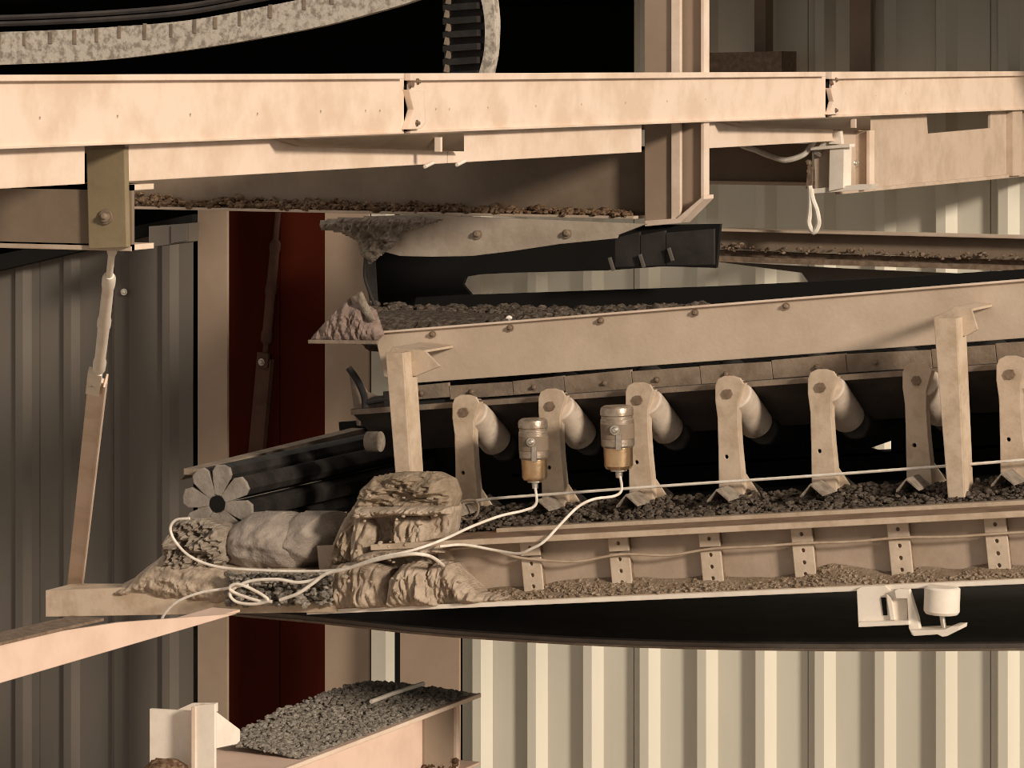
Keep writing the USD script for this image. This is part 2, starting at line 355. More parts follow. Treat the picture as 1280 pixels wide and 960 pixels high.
# right-hand background above the conveyor
t = Thing('steel_post', 'slim tan post against the cladding in the upper right corner', 'post', PY(1075, 100, 5.5))
t.part('front_flange', poly_y([(1062, -60), (1088, -60), (1088, 100), (1062, 100)], 5.5, .015), 'coltan')
t.part('web', poly_y([(1078, -60), (1081, -60), (1081, 100), (1078, 100)], 5.515, .1), 'coltan')
t.part('rear_flange', poly_y([(1066, -60), (1092, -60), (1092, 100), (1066, 100)], 5.615, .015), 'coltan')
t = Thing('wall_rail', 'short dark brown rail fixed to the cladding behind the hanger post', 'rail', PY(930, 86, 5.3))
t.part('rail', poly_y([(884, 66), (977, 64), (977, 100), (884, 100)], 5.35, .2), 'bolt')
t.part('strip', poly_y([(943, -60), (957, -60), (957, 66), (943, 66)], 5.5, .1), 'brown')

# ================================================================== UPPER CONVEYOR (runs away along +y)
X1, X2 = 0.107, 0.077
VB = 2640.0
bl = lambda y0: (lambda x: HY + (y0 - HY) * (VB - x) / VB)     # a level line along +y, given its row at column 0
top1, bot1, bot2 = bl(94.5), bl(186.5), bl(236)
u = Thing('upper_conveyor_frame', 'long cream painted conveyor side frame running across the top of the picture', 'conveyor frame', PX(640, 170, X1))
segs = [(-420, 505), (513, 1032), (1040, 1316)]
hol = [(50, 148, 2.2), (147, 146, 2.2), (238, 144, 2.2), (322, 143, 2.0), (401, 140, 2.0), (457, 139, 1.8), (475, 139, 1.8), (545, 137, 1.6), (562, 137, 1.6), (610, 135, 1.4), (670, 133, 1.6), (727, 131, 1.6), (782, 129, 1.4), (834, 127, 1.4), (882, 125, 1.4), (1095, 120, 1.1), (1132, 117, 1.2), (1200, 114, 1.0)]
for a, b in segs:
    q = u.part('side_plate', poly_x([(a, top1(a)), (b, top1(b)), (b, bot1(b)), (a, bot1(a))], X1, .012, [h for h in hol if a < h[0] < b]), 'cream')
    lip = poly_x([(a, top1(a) - 1), (b, top1(b) - 1), (b, top1(b) + 7 - .002 * b), (a, top1(a) + 8)], X1 + .018, .03)
    u.part('top_lip', lip, 'cream', parent=q)
    u.part('bottom_lip', poly_x([(a, bot1(a) - 3), (b, bot1(b) - 2), (b, bot1(b)), (a, bot1(a))], X1 + .01, .022), 'cream', parent=q)
u.part('backing_plate', poly_x([(-420, top1(-420) + 4), (1316, top1(1316) + 3), (1316, bot1(1316) - 3), (-420, bot1(-420) - 3)], X1 - .016, .008), 'black')
for a, b in ((-420, 107), (161, 560), (560, 803), (882, 1045)):
    u.part('lower_plate', poly_x([(a, bot1(a) - 12), (b - 1, bot1(b) - 8), (b - 1, bot2(b)), (a, bot2(a))], X2, .012), 'cream')
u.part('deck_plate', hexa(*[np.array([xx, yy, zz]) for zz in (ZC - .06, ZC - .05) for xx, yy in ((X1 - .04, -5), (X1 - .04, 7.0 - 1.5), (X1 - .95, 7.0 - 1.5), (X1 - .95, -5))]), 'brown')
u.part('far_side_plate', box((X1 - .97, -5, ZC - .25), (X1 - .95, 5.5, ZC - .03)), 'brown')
# splice joints: bright cover, bolts and the tapered bracket under them
for jx, s in ((508, 1.0), (1036, .66)):
    yb = bot1(jx)
    q = u.part('splice_cover', poly_x([(jx + 3 * s, 112 - 6 * (1 - s)), (jx + 22 * s, 114 - 6 * (1 - s)), (jx + 24 * s, yb - 14 * s), (jx + 18 * s, yb - 6 * s), (jx + 2 * s, yb - 5 * s), (jx + 9 * s, yb - 30 * s)], X1 + .02, .02), 'cream')
    for bx, by in ((jx + 14 * s, 102 - 6 * (1 - s)), (jx + 4 * s, 107 - 7 * (1 - s)), (jx + 13 * s, yb - 13 * s)):
        c = PX(bx, by, X1 + .02); u.part('bolt', dome_bolt(c, (1, 0, 0), .011), 'bolt', parent=q)
    # tapered bracket, shaped to slope back below so its face falls in shade
    L, R = jx - 133 * s, jx + 72 * s
    if s < 1: L, R = jx - 110, jx + 52
    topl = [PX(x_, bot1(x_) + 1, X1 + .075) for x_ in (L, R)]; botl = [PX(L + 8, bot1(L) + 9 * s + 2, X1 + .005), PX(R, bot1(R) + 25 * s + (2 if s < 1 else 0), X1 + .005)]
    back = [p - np.array([.09, 0, 0]) for p in topl]; backb = [p - np.array([.03, 0, 0]) for p in botl]
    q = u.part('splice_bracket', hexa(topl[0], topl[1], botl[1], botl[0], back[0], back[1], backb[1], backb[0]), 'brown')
    c0 = PX(R - 32 * s, bot1(R) + 16 * s, X1 + .07)
    u.part('bracket_rib', bar(c0 + [0, 0, .02], c0 - [0, 0, .022 * s], .02, .012, (1, 0, 0)), 'cream', parent=q)
for bx in (535, 575):
    u.part('clip', cyl(PX(bx - 4, bot2(bx) + 3, X2 + .012), PX(bx + 6, bot2(bx) - 2, X2 + .012), .006, 8), 'white')
u.part('end_panel', poly_x([(1050, bot1(1050) - 4), (1158, bot1(1158) - 3), (1160, 167), (1238, 160), (1238, bot1(1238) - 3), (1316, bot1(1316) - 3), (1316, 216), (1050, 241)], X2 - .01, .012), 'tan')
u.part('end_panel_edge', poly_x([(1050, 238), (1316, 213), (1316, 217), (1050, 243)], X2 + .002, .02), 'tan')
u.part('stiffener', poly_x([(1266, bot1(1266)), (1278, bot1(1278)), (1278, 219), (1266, 220)], X2 + .02, .03), 'tan')

# left cross channel with its hanger plate
YL = -2.42
t = Thing('cross_channel', 'brown shaded steel channel at the left edge hanging under the cream frame', 'steel channel', PY(80, 312, YL))
zt_, zb_ = PY(165, 231, YL)[2], PY(165, 313, YL)[2]; xl, xr_ = PY(-420, 300, YL)[0], PY(165, 300, YL)[0]
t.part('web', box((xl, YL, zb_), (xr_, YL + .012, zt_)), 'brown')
t.part('top_flange', box((xl, YL, zt_ - .014), (xr_, YL + .105, zt_)), 'cream')
t.part('bottom_flange', box((xl, YL, zb_), (xr_, YL + .105, zb_ + .014)), 'cream')
q = t.part('hanger_plate', poly_y([(108, 187), (155, 185), (158, 309), (111, 311)], YL - .02, .02), 'olive', label='olive brown vertical plate with one bolt')
c = PY(133, 271, YL - .02)
t.part('washer', cyl(c, c + [0, -.006, 0], .019), 'brown', parent=q); t.part('bolt_head', dome_bolt(c + [0, -.006, 0], (0, -1, .3), .014), 'seal', parent=q)
t.part('lower_edge', box((xl, YL - .004, zb_ - .002), (xr_, YL, zb_ + .010)), 'tan', parent=None)

# cross channel over the chute
YM = 1.42
t = Thing('cross_channel', 'brown shaded steel channel over the dark chute with grit on its flange', 'steel channel', PY(500, 270, YM))
xa, xb = PY(120, 270, YM)[0], PY(806, 270, YM)[0]; zf = PY(500, 268, YM - .1)[2]
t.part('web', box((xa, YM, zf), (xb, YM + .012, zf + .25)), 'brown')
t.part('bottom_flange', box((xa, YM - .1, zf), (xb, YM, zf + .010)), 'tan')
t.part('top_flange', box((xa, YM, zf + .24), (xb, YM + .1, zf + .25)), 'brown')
g = np.random.default_rng(3); pts = []
for i in range(900):
    s_ = g.random(); yy = YM - .095 + .09 * g.random(); hh = (.028 if s_ < .62 else .028 - .02 * (s_ - .62) / .38) * (0.6 + .8 * meshkit.noise([s_ * 14, 3, 1]))
    pts.append((xa + (xb - xa) * (.08 + .91 * s_), yy, zf + .012 + hh * g.random() * (yy - YM + .13) / .1))
single('grit_ridge', grains(pts, .006, .018, 4), 'redgrit', 'ridge of dark rusty grit along the flange of the channel over the chute', 'grit', kind='stuff')

# hanger post
YP = 1.345
t = Thing('hanger_post', 'tan steel hanger post with chamfered foot passing behind the top frame', 'post', PY(845, 278, YP))
t.part('left_plate', poly_y([(805, -260), (842, -260), (842, 279), (806, 279)], YP, .06), 'coltan')
t.part('right_plate', poly_y([(846, -260), (878, -260), (878, 248), (852, 274), (842, 279), (842, 200)], YP + .03, .03), 'coltan')
t.part('foot_plate', poly_y([(806, 276), (846, 273), (880, 244), (880, 249), (850, 279), (806, 283)], YP - .02, .09), 'cream')  # cream on foot rim and strips stands for sunlit plate edges
t.part('edge_strip', poly_y([(876, -260), (880, -260), (880, 250), (876, 250)], YP + .01, .05), 'cream')
t.part('lit_centre_edge', poly_y([(839, -260), (850, -260), (850, 274), (839, 277)], YP - .012, .02), 'cream')

# right-hand cross channel, hanger plate
YR = 3.25
t = Thing('cross_channel', 'brown shaded steel channel right of the hanger post with a bare flange', 'steel channel', PY(945, 228, YR))
xa, xb = PY(884, 228, YR)[0], PY(1014, 228, YR)[0]; zf = PY(945, 229, YR)[2]
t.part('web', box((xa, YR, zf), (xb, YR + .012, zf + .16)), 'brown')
t.part('bottom_flange', box((xa, YR - .03, zf - .006), (xb, YR + .06, zf + .008)), 'tan')
t = Thing('hanger_plate', 'tan plate with one bolt beside the white pull-cord switch', 'plate', PY(1070, 234, 3.1))
q = t.part('plate', poly_y([(1056, 165), (1085, 163), (1086, 232), (1057, 235)], 3.05, .02), 'tan')
c = PY(1067, 204, 3.05); t.part('bolt_head', dome_bolt(c, (0, -1, .2), .022), 'steel', parent=q)
t.part('edge', poly_y([(1083, 163), (1087, 163), (1087, 234), (1083, 235)], 3.03, .06), 'cream')

# pull-cord switch, its cable and hanging loop
YS = 2.75
t = Thing('pull_cord_switch', 'white pull-cord switch box hanging under the right end of the cream frame', 'switch', PY(1035, 238, YS))
q = t.part('housing', poly_y([(1017, 186), (1038, 184), (1038, 237), (1019, 239)], YS, .08), 'tan')
t.part('cover', poly_y([(1037, 185), (1055, 184), (1054, 235), (1036, 239)], YS - .03, .09), 'white')
t.part('mount_bar', poly_y([(1013, 184), (1062, 180), (1062, 184), (1013, 188)], YS - .04, .06), 'white')
t.part('bottom_tray', poly_y([(1016, 236), (1068, 231), (1090, 231), (1086, 237), (1016, 242)], YS - .02, .08), 'white')
t.part('cable_gland', lathe(PY(1030, 176, YS), PY(1020, 192, YS), [(0, .012), (.3, .02), (.7, .02), (.75, .026), (1, .026)], 10), 'steel')
t.part('top_clip', poly_y([(1036, 163), (1050, 163), (1052, 180), (1036, 180)], YS + .02, .03), 'white')
for by in (204, 214):
    c = PY(1011, by, YS); t.part('side_screw', dome_bolt(c, (0, -1, 0), .014), 'bolt')
t.part('lever', bar(PY(1014, 208, YS), PY(1012, 236, YS), .022, .02), 'bolt')
loop = [PY(a, b, YS - .02) for a, b in ((1012, 232), (1013, 250), (1012, 266), (1011, 280), (1017, 290), (1023, 280), (1021, 264), (1016, 250), (1013, 236))]
t.part('hanging_loop', tube(loop, .011), 'cable', label='white cord hanging in a narrow loop')
single('switch_cable', tube([PY(a, b, YS - .02 if a > 920 else 2.9) for a, b in ((915, 174), (930, 183), (945, 188), (962, 195), (982, 200), (1003, 194), (1014, 182), (1019, 170), (1027, 166))], .011), 'cable', 'white cable drooping from the cream frame to the pull-cord switch', 'cable')

# turnbuckle hangers
def hanger(name, label, P1, P2, f, wbar, mats):
    t = Thing(name, label, 'hanger rod', P2)
    L = lambda k: P1 + (P2 - P1) * k
    r = wbar * .17
    t.part('rod', lathe(L(0), L(f[0] + .02), [(0, r * 1.5), (.12, r), (1, r)], 12), mats[0])
    t.part('turnbuckle', lathe(L(f[0]), L(f[1]), [(0, r * 1.3), (.03, r * 2.0), (.09, r * 2.0), (.13, r * 1.7), (.42, r * 1.8), (.45, r * 2.1), (.5, r * 2.1), (.53, r * 1.8), (.86, r * 1.7), (.9, r * 2.1), (.97, r * 2.0), (1, r * 1.2)], 14), mats[0])
    t.part('lower_rod', cyl(L(f[1] - .01), L(f[2]), r, 12), mats[0])
    q = t.part('flat_bar', bar(L(f[2] - .012), L(1), wbar, .014), mats[1])
    s = np.array([1, 0, 0])
    t.part('bar_lip', bar(L(f[2] - .01) + s * wbar * .5, L(1) + s * wbar * .5, .006, .04), mats[1], parent=q)
    k = t.part('clevis', cat(bar(L(f[2] - .035) - [0, .018, 0], L(f[2] + .02) - [0, .018, 0], wbar * .75, .02)), mats[0])
    t.part('pin', dome_bolt(L(f[2]) - [0, .03, 0], (0, -1, 0), wbar * .22), 'steel', parent=k)
    return t
P1, P2 = PY(140, 314, YL + .03), PY(93, 742, .22)
def frac(py):
    lo, hi = 0., 1.
    for _ in range(40):
        m = (lo + hi) / 2; p = P1 + (P2 - P1) * m; r = p - CAM; yy = HY - F * r[2] / (r @ VIEW)
        lo, hi = (m, hi) if yy < py else (lo, m)
    return lo
hanger('turnbuckle_hanger', 'pale turnbuckle rod and flat bar slanting down from the left cross channel', P1, P2, (frac(344), frac(464), frac(480)), .052, ('white', 'cream'))
P1, P2 = PY(348, 262, 5.69), PY(318, 590, 5.69)
hanger('turnbuckle_hanger', 'dim turnbuckle rod and flat bar in front of the maroon door', P1, P2, (frac(300), frac(430), frac(452)), .085, ('dimrust', 'dimrust'))

# ================================================================== LOWER CONVEYOR (climbs to the right along +x)
INC = math.atan(.1047)
ES, EN = np.array([math.cos(INC), 0, math.sin(INC)]), np.array([-math.sin(INC), 0, math.cos(INC)])
O = PY(640, 678, -.1)
def LC(s, y, n): return O * [1, 0, 1] + ES * s + EN * n + [0, y, 0]
def SN(px, py, Y):
    q = PY(px, py, Y) - O * [1, 0, 1]; return q @ ES, q @ EN
def lbox(s0, s1, y0, y1, n0, n1):
    return hexa(*[LC(s, y, n) for n in (n0, n1) for s, y in ((s0, y0), (s1, y0), (s1, y1), (s0, y1))])
SR = SN(1950, 600, 0)[0]
# return belt sagging beneath
near = [(250, 763), (290, 769), (400, 779), (520, 792), (640, 801), (800, 809), (1000, 813), (1200, 813), (1400, 811), (1700, 803), (1990, 790)]
nl = smooth_path([PY(a, b, .33) for a, b in near], 4)
t = Thing('return_belt', 'black rubber return belt sagging below the lower conveyor frame', 'conveyor belt', nl.mean(0))
t.part('belt', ribbon(nl, (0, 1.45, 0), (0, 0, .026)), 'belt')
t.part('edge_cover', ribbon(nl - [0, .004, .001], (0, .004, 0), (0, 0, .022)), 'beltedge')
t.part('edge_strip', ribbon(nl - [0, .008, .001], (0, .008, 0), (0, 0, .008)), 'dustrubber')

# stringer
sl = SN(402, 745, 0)[0]; nT = SN(840, 663.5, -.1)[1]; nB = SN(840, 745, -.1)[1]
st = Thing('conveyor_stringer', 'dusty tan steel channel along the lower conveyor with bolted clip plates', 'conveyor frame', LC(.3, 0, nB))
st.part('web', lbox(sl, SR, 0, .012, nB, nT), 'stringer')
tf = st.part('top_flange', lbox(sl + .25, SR, -.1, .14, nT - .008, nT + .004), 'rust')
st.part('flange_edge', lbox(sl + .25, SR, -.108, -.096, nT - .012, nT + .006), 'dusty', parent=tf)
bf = st.part('bottom_flange', lbox(sl, SR, -.1, .0, nB - .004, nB + .008), 'dusty')
st.part('flange_edge', lbox(sl, SR, -.108, -.098, nB - .008, nB + .006), 'white', parent=bf)
s620 = SN(622, 668, .1)[0]; nR = SN(840, 652, .1)[1]
q = st.part('rail', lbox(s620, SR, .1, .16, nR - .004, nR + .006), 'seal')
st.part('rail_edge', lbox(s620, SR, .092, .102, nR - .010, nR + .008), 'dusty', parent=q)
clips = [(665, 676), (776, 672), (890, 664), (1006, 657), (1127, 650), (1249, 643)]
def spoly(sn, y, t, holes=()):
    m = ext(sn, [ring(h[:2], h[2], 8) for h in holes], t)
    v = m.vertices; q = np.array([LC(a, y + c, b) for a, b, c in v]); return fix(trimesh.Trimesh(q, m.faces, process=False))
nM = SN(890, 686, -.02)[1]
for i, (cx, cy) in enumerate(clips):
    sc = SN(cx, 690, -.02)[0]; hw = .033
    for nm, a, b, hs in (('upper_clip', nM + .008, nT - .012, [.5]), ('lower_clip', nB + .02, nM + .002, [.18, .5, .83])):
        hl = [(sc, a + (b - a) * h, .0065) for h in hs]
        st.part(nm, spoly([(sc - hw, a), (sc + hw, a), (sc + hw, b), (sc - hw, b)], -.034, .008, hl), 'clip')
        st.part('clip_spacer', lbox(sc - hw + .004, sc + hw - .004, -.026, 0, a + .003, b - .003), 'bolt')
# left end: short upper clip stub at the dusty end
s5 = SN(556, 690, -.02)[0]; st.part('upper_clip', lbox(s5 - .02, s5 + .02, -.03, 0, nM, nT - .012), 'dusty')
# a wire clipped along the web
wp = [PY(a, b, -.045) for a, b in ((545, 688), (600, 684), (640, 695), (665, 699), (720, 702), (776, 693), (835, 694), (890, 686), (950, 683), (1006, 679), (1066, 677), (1127, 672), (1190, 671), (1249, 667), (1380, 659), (1900, 626))]
single('clip_wire', tube(wp, .0042), 'dusty', 'thin dusty wire running along the stringer web through its clip plates', 'wire')
# debris on the bottom flange
g = np.random.default_rng(11); pts = []
for i in range(2600):
    s_ = sl + .35 + (SR - sl - .35) * g.random(); v_ = g.random()
    hh = .055 * meshkit.fbm([s_ * 5, 0, 1], 3, 5) * (v_)
    pts.append(LC(s_, -.095 + .09 * v_, nB + .010 + hh))
gm = grains(pts, .003, .009, 5)
ln = [LC(s_, 0, nB + .008) for s_ in np.linspace(sl + .3, SR, 60)]
V = []
bed = []
for s_ in np.linspace(sl + .3, SR, 90):
    h0 = .018 + .05 * meshkit.fbm([s_ * 5, 0, 1], 3, 5)
    bed.append((LC(s_, -.095, nB + .008), LC(s_, -.002, nB + .006), LC(s_, -.002, nB + h0)))
V = np.array(bed).reshape(-1, 3); Fc = []
for i in range(len(bed) - 1):
    for j in range(3):
        k = (j + 1) % 3; a, b = 3 * i, 3 * i + 3
        Fc += [[a + j, b + j, b + k], [a + j, b + k, a + k]]
single('flange_debris', cat(fix(trimesh.Trimesh(V, Fc, process=False)), gm), 'debris', 'crumbled dust lying along the bottom flange of the stringer', 'dust', kind='stuff')
# tail end plate of the frame
t = Thing('tail_plate', 'pale dusty steel plate at the far left end of the lower conveyor frame', 'plate', PY(180, 770, -.12))
t.part('plate', poly_y([(57, 738), (150, 735), (290, 737), (420, 746), (420, 765), (290, 767), (57, 771)], -.12, .02), 'dusty')
q0, q1 = PY(57, 738, -.12), PY(420, 740, -.12)
t.part('top_flange', bar(q0 + [0, .095, -.004], q1 + [0, .095, -.004], .145, .008, (0, 1, 0)), 'dusty')

# deck of grit between rail and idlers
nF = SN(910, 618, .34)[1]
bedm = ribbon([LC(s_, .14, nR - .01) for s_ in np.linspace(SN(560, 650, .2)[0], SR, 40)], EN * (nF - nR - .005) + np.array([0, .24, 0]), EN * -.02)
g = np.random.default_rng(21); pts = []
for i in range(4200):
    s_ = SN(560, 650, .2)[0] + (SR - SN(560, 650, .2)[0]) * g.random(); v_ = g.random()
    pts.append(LC(s_, .15 + .23 * v_, nR - .006 + (nF - nR) * v_ + .012 * meshkit.fbm([s_ * 8, v_ * 3, 2], 2, 3)))
single('deck_grit', cat(bedm, grains(pts, .004, .013, 22)), 'grit', 'dark grit banked along the deck under the idler brackets', 'grit', kind='stuff')
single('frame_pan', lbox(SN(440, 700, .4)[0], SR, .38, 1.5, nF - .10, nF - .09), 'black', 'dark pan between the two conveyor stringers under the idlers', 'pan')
t = Thing('conveyor_stringer', 'far stringer of the lower conveyor blackened to stand for shadow behind the idlers', 'conveyor frame', LC(.3, 1.55, nB))
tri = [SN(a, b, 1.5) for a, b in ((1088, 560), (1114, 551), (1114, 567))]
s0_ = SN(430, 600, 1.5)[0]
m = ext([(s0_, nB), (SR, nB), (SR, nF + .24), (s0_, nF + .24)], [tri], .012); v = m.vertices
t.part('web', fix(trimesh.Trimesh(np.array([LC(a, 1.5 + c, b) for a, b, c in v]), m.faces, process=False)), 'black'); t.part('top_flange', lbox(sl, SR, 1.5, 1.6, nF, nF + .01), 'black')  # black puts the shade behind the idlers into the web colour

# idlers
YI = .34
i4 = [(899, 623), (929, 621), (927, 590), (924, 560), (922, 530), (922, 505), (926, 490), (929, 480), (925, 473), (916, 470), (905, 470), (897, 474), (894, 482), (894, 500), (897, 522), (898, 560)]
sn = [SN(a, b, YI) for a, b in i4]
s4 = SN(911, 570, YI)[0]
def idler_parts(t):
    q = t.part('bracket', spoly(sn, YI, .010, [(SN(908, 571, YI)[0], SN(908, 571, YI)[1], .007)]), 'roll' if 0 else 'dusty')
    e = [(929, 621), (927, 590), (924, 560), (922, 530), (922, 505), (926, 490), (929, 480)]
    ln = [PY(a, b, YI) for a, b in e]
    t.part('side_flange', ribbon([p + [0, .011, 0] for p in ln], (0, .026, 0), (-.008, 0, 0)), 'dusty', parent=q)
    e = [(899, 623), (898, 560), (897, 522), (894, 500), (894, 482)]
    t.part('side_flange', ribbon([PY(a, b, YI) + [0, .011, 0] for a, b in e], (0, .022, 0), (.008, 0, 0)), 'dusty', parent=q)
    sc, nc = SN(912, 492, YI)
    t.part('axle_nut', cyl(LC(sc - .004, YI - .007, nc), LC(sc - .004, YI, nc), .016, 6), 'bolt', parent=q)
    g0, g1, g2 = SN(928, 588, YI + .03), SN(931, 622, YI + .03), SN(950, 621, YI + .03)
    t.part('gusset', spoly([g0, g1, g2], YI + .035, .008), 'dusty', parent=q)
    a35 = math.radians(35)
    p0 = LC(sc + .004, YI + .035, nc - .002); ax = np.array([0, math.cos(a35), 0]) - EN * math.sin(a35)
    R = .054
    w = t.part('wing_roll', lathe(p0, p0 + ax * .20, [(0, R * .55), (.015, R * .9), (.04, R), (.96, R), (.985, R * .9), (1, R * .55)], 28), 'roll', label='bright worn steel wing roll')
    t.part('end_cap', lathe(p0 - ax * .012, p0, [(0, .018), (1, .026)], 16), 'bolt', parent=w)
    p1 = p0 + ax * .23
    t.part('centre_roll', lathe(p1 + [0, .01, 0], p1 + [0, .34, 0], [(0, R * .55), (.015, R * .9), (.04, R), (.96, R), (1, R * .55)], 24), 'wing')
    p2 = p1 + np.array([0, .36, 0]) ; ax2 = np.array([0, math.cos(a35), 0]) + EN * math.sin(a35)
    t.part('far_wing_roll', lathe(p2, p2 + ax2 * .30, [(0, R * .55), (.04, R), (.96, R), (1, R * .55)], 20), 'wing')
    # base: inverted angle iron running under the belt
    sb, nb = SN(911, 601, YI - .01)
    for d_ in (-1, 1):
        a = LC(sb, .22, nb - .014); b = LC(sb, .52, nb - .014); off = ES * d_ * .036 - EN * .034
        t.part('base_leg', ribbon([a, b], off, EN * -.006), 'greydust')
it = Thing('belt_idler', 'fourth idler bracket from the left with a bright wing roll', 'idler', LC(s4, YI, nF))
idler_parts(it)
pos = [(580, 575, 'leftmost idler bracket with a round hooked top beside the caked post'), (688, 570, 'idler bracket just right of the first grease canister'), (797, 560, 'idler bracket partly hidden by the second grease canister'),
       (1027, 560, 'fifth idler bracket from the left with a bright wing roll'), (1146, 555, 'idler bracket immediately left of the tall right-hand support post'), (1264, 550, 'idler bracket cut by the right edge of the picture')]
for px, py, lb in pos:
    s_ = SN(px, py, YI)[0] - s4
    it.copy('belt_idler', ES * s_, lb, 'idler', 'idlers under the lower belt')
it.prim.SetCustomDataByKey('group', 'idlers under the lower belt')

# carrying belt (trough)
nE = SN(850, 487, .42)[1]
prof = [(.40, nE), (.46, nE - .035), (.62, nE - .15), (.98, nE - .15), (1.14, nE - .035), (1.20, nE)]
V, Fc = [], []
s_b0 = SN(440, 520, .4)[0]
for s_ in (s_b0, SR):
    for y, n_ in prof: V.append(LC(s_, y, n_))
    for y, n_ in prof[::-1]: V.append(LC(s_, y, n_ + .014))
k = 2 * len(prof)
for j in range(k): Fc += [[j, (j + 1) % k, k + (j + 1) % k], [j, k + (j + 1) % k, k + j]]
for j in range(len(prof) - 1):
    a, b, c_, d_ = j, j + 1, k - 2 - j, k - 1 - j
    Fc += [[a, c_, b], [a, d_, c_], [k + a, k + b, k + c_], [k + a, k + c_, k + d_]]
t = Thing('carrying_belt', 'black troughed conveyor belt riding on the idlers under the skirt board', 'conveyor belt', LC(.3, .88, nE - .2))
t.part('belt', fix(trimesh.Trimesh(np.array(V), Fc, process=False)), 'belt')
t.part('belt_edge', lbox(s_b0, SR, .394, .402, nE - .006, nE + .012), 'dustrubber')

# skirt board with posts and seal plates
YK = .5
kT, kB = SN(840, 385.5, YK)[1], SN(840, 455, YK)[1]
sk0 = SN(478, 450, YK)[0]
sk = Thing('skirt_board', 'long cream tan skirt board above the lower belt with seal plates and support posts', 'skirt board', LC(.3, YK, kB))
sk.part('panel', spoly([(sk0, kB + .03), (sk0 + .10, kB), (SR, kB), (SR, kT), (sk0 - .02, kT)], YK, .008), 'skirt')
sk.part('top_edge', lbox(sk0 - .02, SR, YK - .012, YK + .01, kT - .004, kT + .003), 'cream')
for bx, by in ((540, 419), (637, 411), (750, 402), (868, 392), (982, 384)):
    s_, n_ = SN(bx, by, YK - .01); q = sk.part('bolt', dome_bolt(LC(s_, YK - .003, n_ + .002), (0, -1, 0.2), .012), 'bolt')
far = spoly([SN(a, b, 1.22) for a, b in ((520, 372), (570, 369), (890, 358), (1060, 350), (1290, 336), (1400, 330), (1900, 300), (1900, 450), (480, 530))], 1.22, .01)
sk.part('far_panel', far, 'black')  # shade on the inner face put into its black colour
# seal plates (overlapping, slightly uneven)
cutsx = [500, 560, 640, 705, 790, 876, 966, 1060, 1167, 1248, 1350, 1450, 1550, 1650, 1750, 1850, 1940]
g = np.random.default_rng(5)
for a, b in zip(cutsx[:-1], cutsx[1:]):
    sa, sb_ = SN(a, 470, .47)[0], SN(b, 470, .47)[0]
    nt = kB - .012 + .010 * (g.random() - .5); hb = .058 if a > 650 else .045
    m_ = 'seal' if a > 640 else 'dustrubber'
    tl = .012 * (g.random() - .5)
    q = sk.part('seal_plate', spoly([(sa + .001, nt - hb), (sb_ - .001, nt - hb + tl * .3), (sb_ - .001, nt + tl), (sa + .001, nt)], YK - .03 - .004 * g.random(), .016), m_)
    sc = sa + (sb_ - sa) * (.35 + .3 * g.random()); c = LC(sc, YK - .034, nt - hb * .55)
    sk.part('seal_bolt', dome_bolt(c, (0, -1, 0), .011), 'bolt', parent=q)
sk.part('seal_rubber', lbox(sk0, SR, YK - .018, YK - .004, kB - .1, kB - .02), 'rubber')
# posts
def post(pxs, Y, tab):
    l0, l1, r1, yt, yb, x0b, x1b, xrb = pxs
    q = sk.part('support_post', poly_y([(l0, yt), (l1, yt), (x1b, yb), (x0b, yb)], Y, .010), 'dusty')
    ln = [PY(l1, yt, Y) + [0, .011, 0], PY(x1b, yb, Y) + [0, .011, 0]]
    sk.part('post_flange', ribbon(ln, (0, .085, 0), (-.01, 0, 0)), 'dusty', parent=q)
    sk.part('top_tab', poly_y(tab, Y + .06, .01), 'dusty', parent=q)
    p = PY(tab[0][0], tab[0][1], Y + .06); e = PY(tab[1][0], tab[1][1], Y + .06)
    sk.part('tab_ledge', ribbon([p + [0, .012, 0], e + [0, .012, 0]], (0, YK - Y - .075, 0), (0, 0, -.008)), 'dusty', parent=q)
post((482, 503, 520, 441, 600, 495, 513, 526), .22, [(490, 434), (530, 438), (550, 458), (520, 470), (500, 470), (484, 448)])
post((1167, 1195, 1212, 398, 622, 1185, 1205, 1216), .22, [(1192, 384), (1214, 386), (1222, 412), (1208, 420), (1180, 420), (1166, 398)])

# grit lying in the loading trough behind the skirt, torn rubber flaps at the tail end
g = np.random.default_rng(31); pts = []
for i in range(1500):
    u_ = g.random() ** .9; px = 462 + 420 * u_; top = 378 + 8 * u_; base = 420 - 38 * u_
    v_ = g.random(); yy = .54 + .5 * v_
    p = PY(px, base - (base - top) * v_ * (1 - .3 * u_) + 2 * g.random(), yy); pts.append(p)
heap = puff([(462, 420), (470, 392), (500, 388), (560, 390), (640, 394), (760, 392), (880, 384), (880, 400), (700, 425), (480, 440)], .75, .2, .3, res=.012, amp=.03, seed=5)
single('trough_grit', cat(heap, grains(pts, .008, .024, 32)), 'grit', 'heap of dark grit lying in the trough behind the skirt board', 'grit', kind='stuff')
single('speck', stone(PY(636, 397, .52), .010, np.random.default_rng(1)), 'white', 'tiny white pebble on the grit behind the skirt board', 'speck')  # small white mesh added for a single white dot
t = Thing('torn_rubber_flap', 'torn dusty pink-grey rubber flap at the tail end of the skirt board', 'rubber flap', PY(430, 430, .45))
t.part('flap', puff([(386, 427), (396, 415), (420, 388), (438, 372), (440, 380), (455, 378), (470, 388), (480, 418), (470, 428), (430, 430)], .47, .03, .03, res=.005, amp=.03, seed=8, freq=(30, 30, 12)), 'pinkrub')
t.part('strip', puff([(440, 372), (452, 364), (462, 385), (470, 400), (462, 402)], .44, .012, .01, res=.004, amp=.01, seed=9, edge=.02), 'greydust')
t.part('edge_bar', bar(PY(386, 427, .42), PY(472, 428, .42), .012, .012), 'dustrubber')
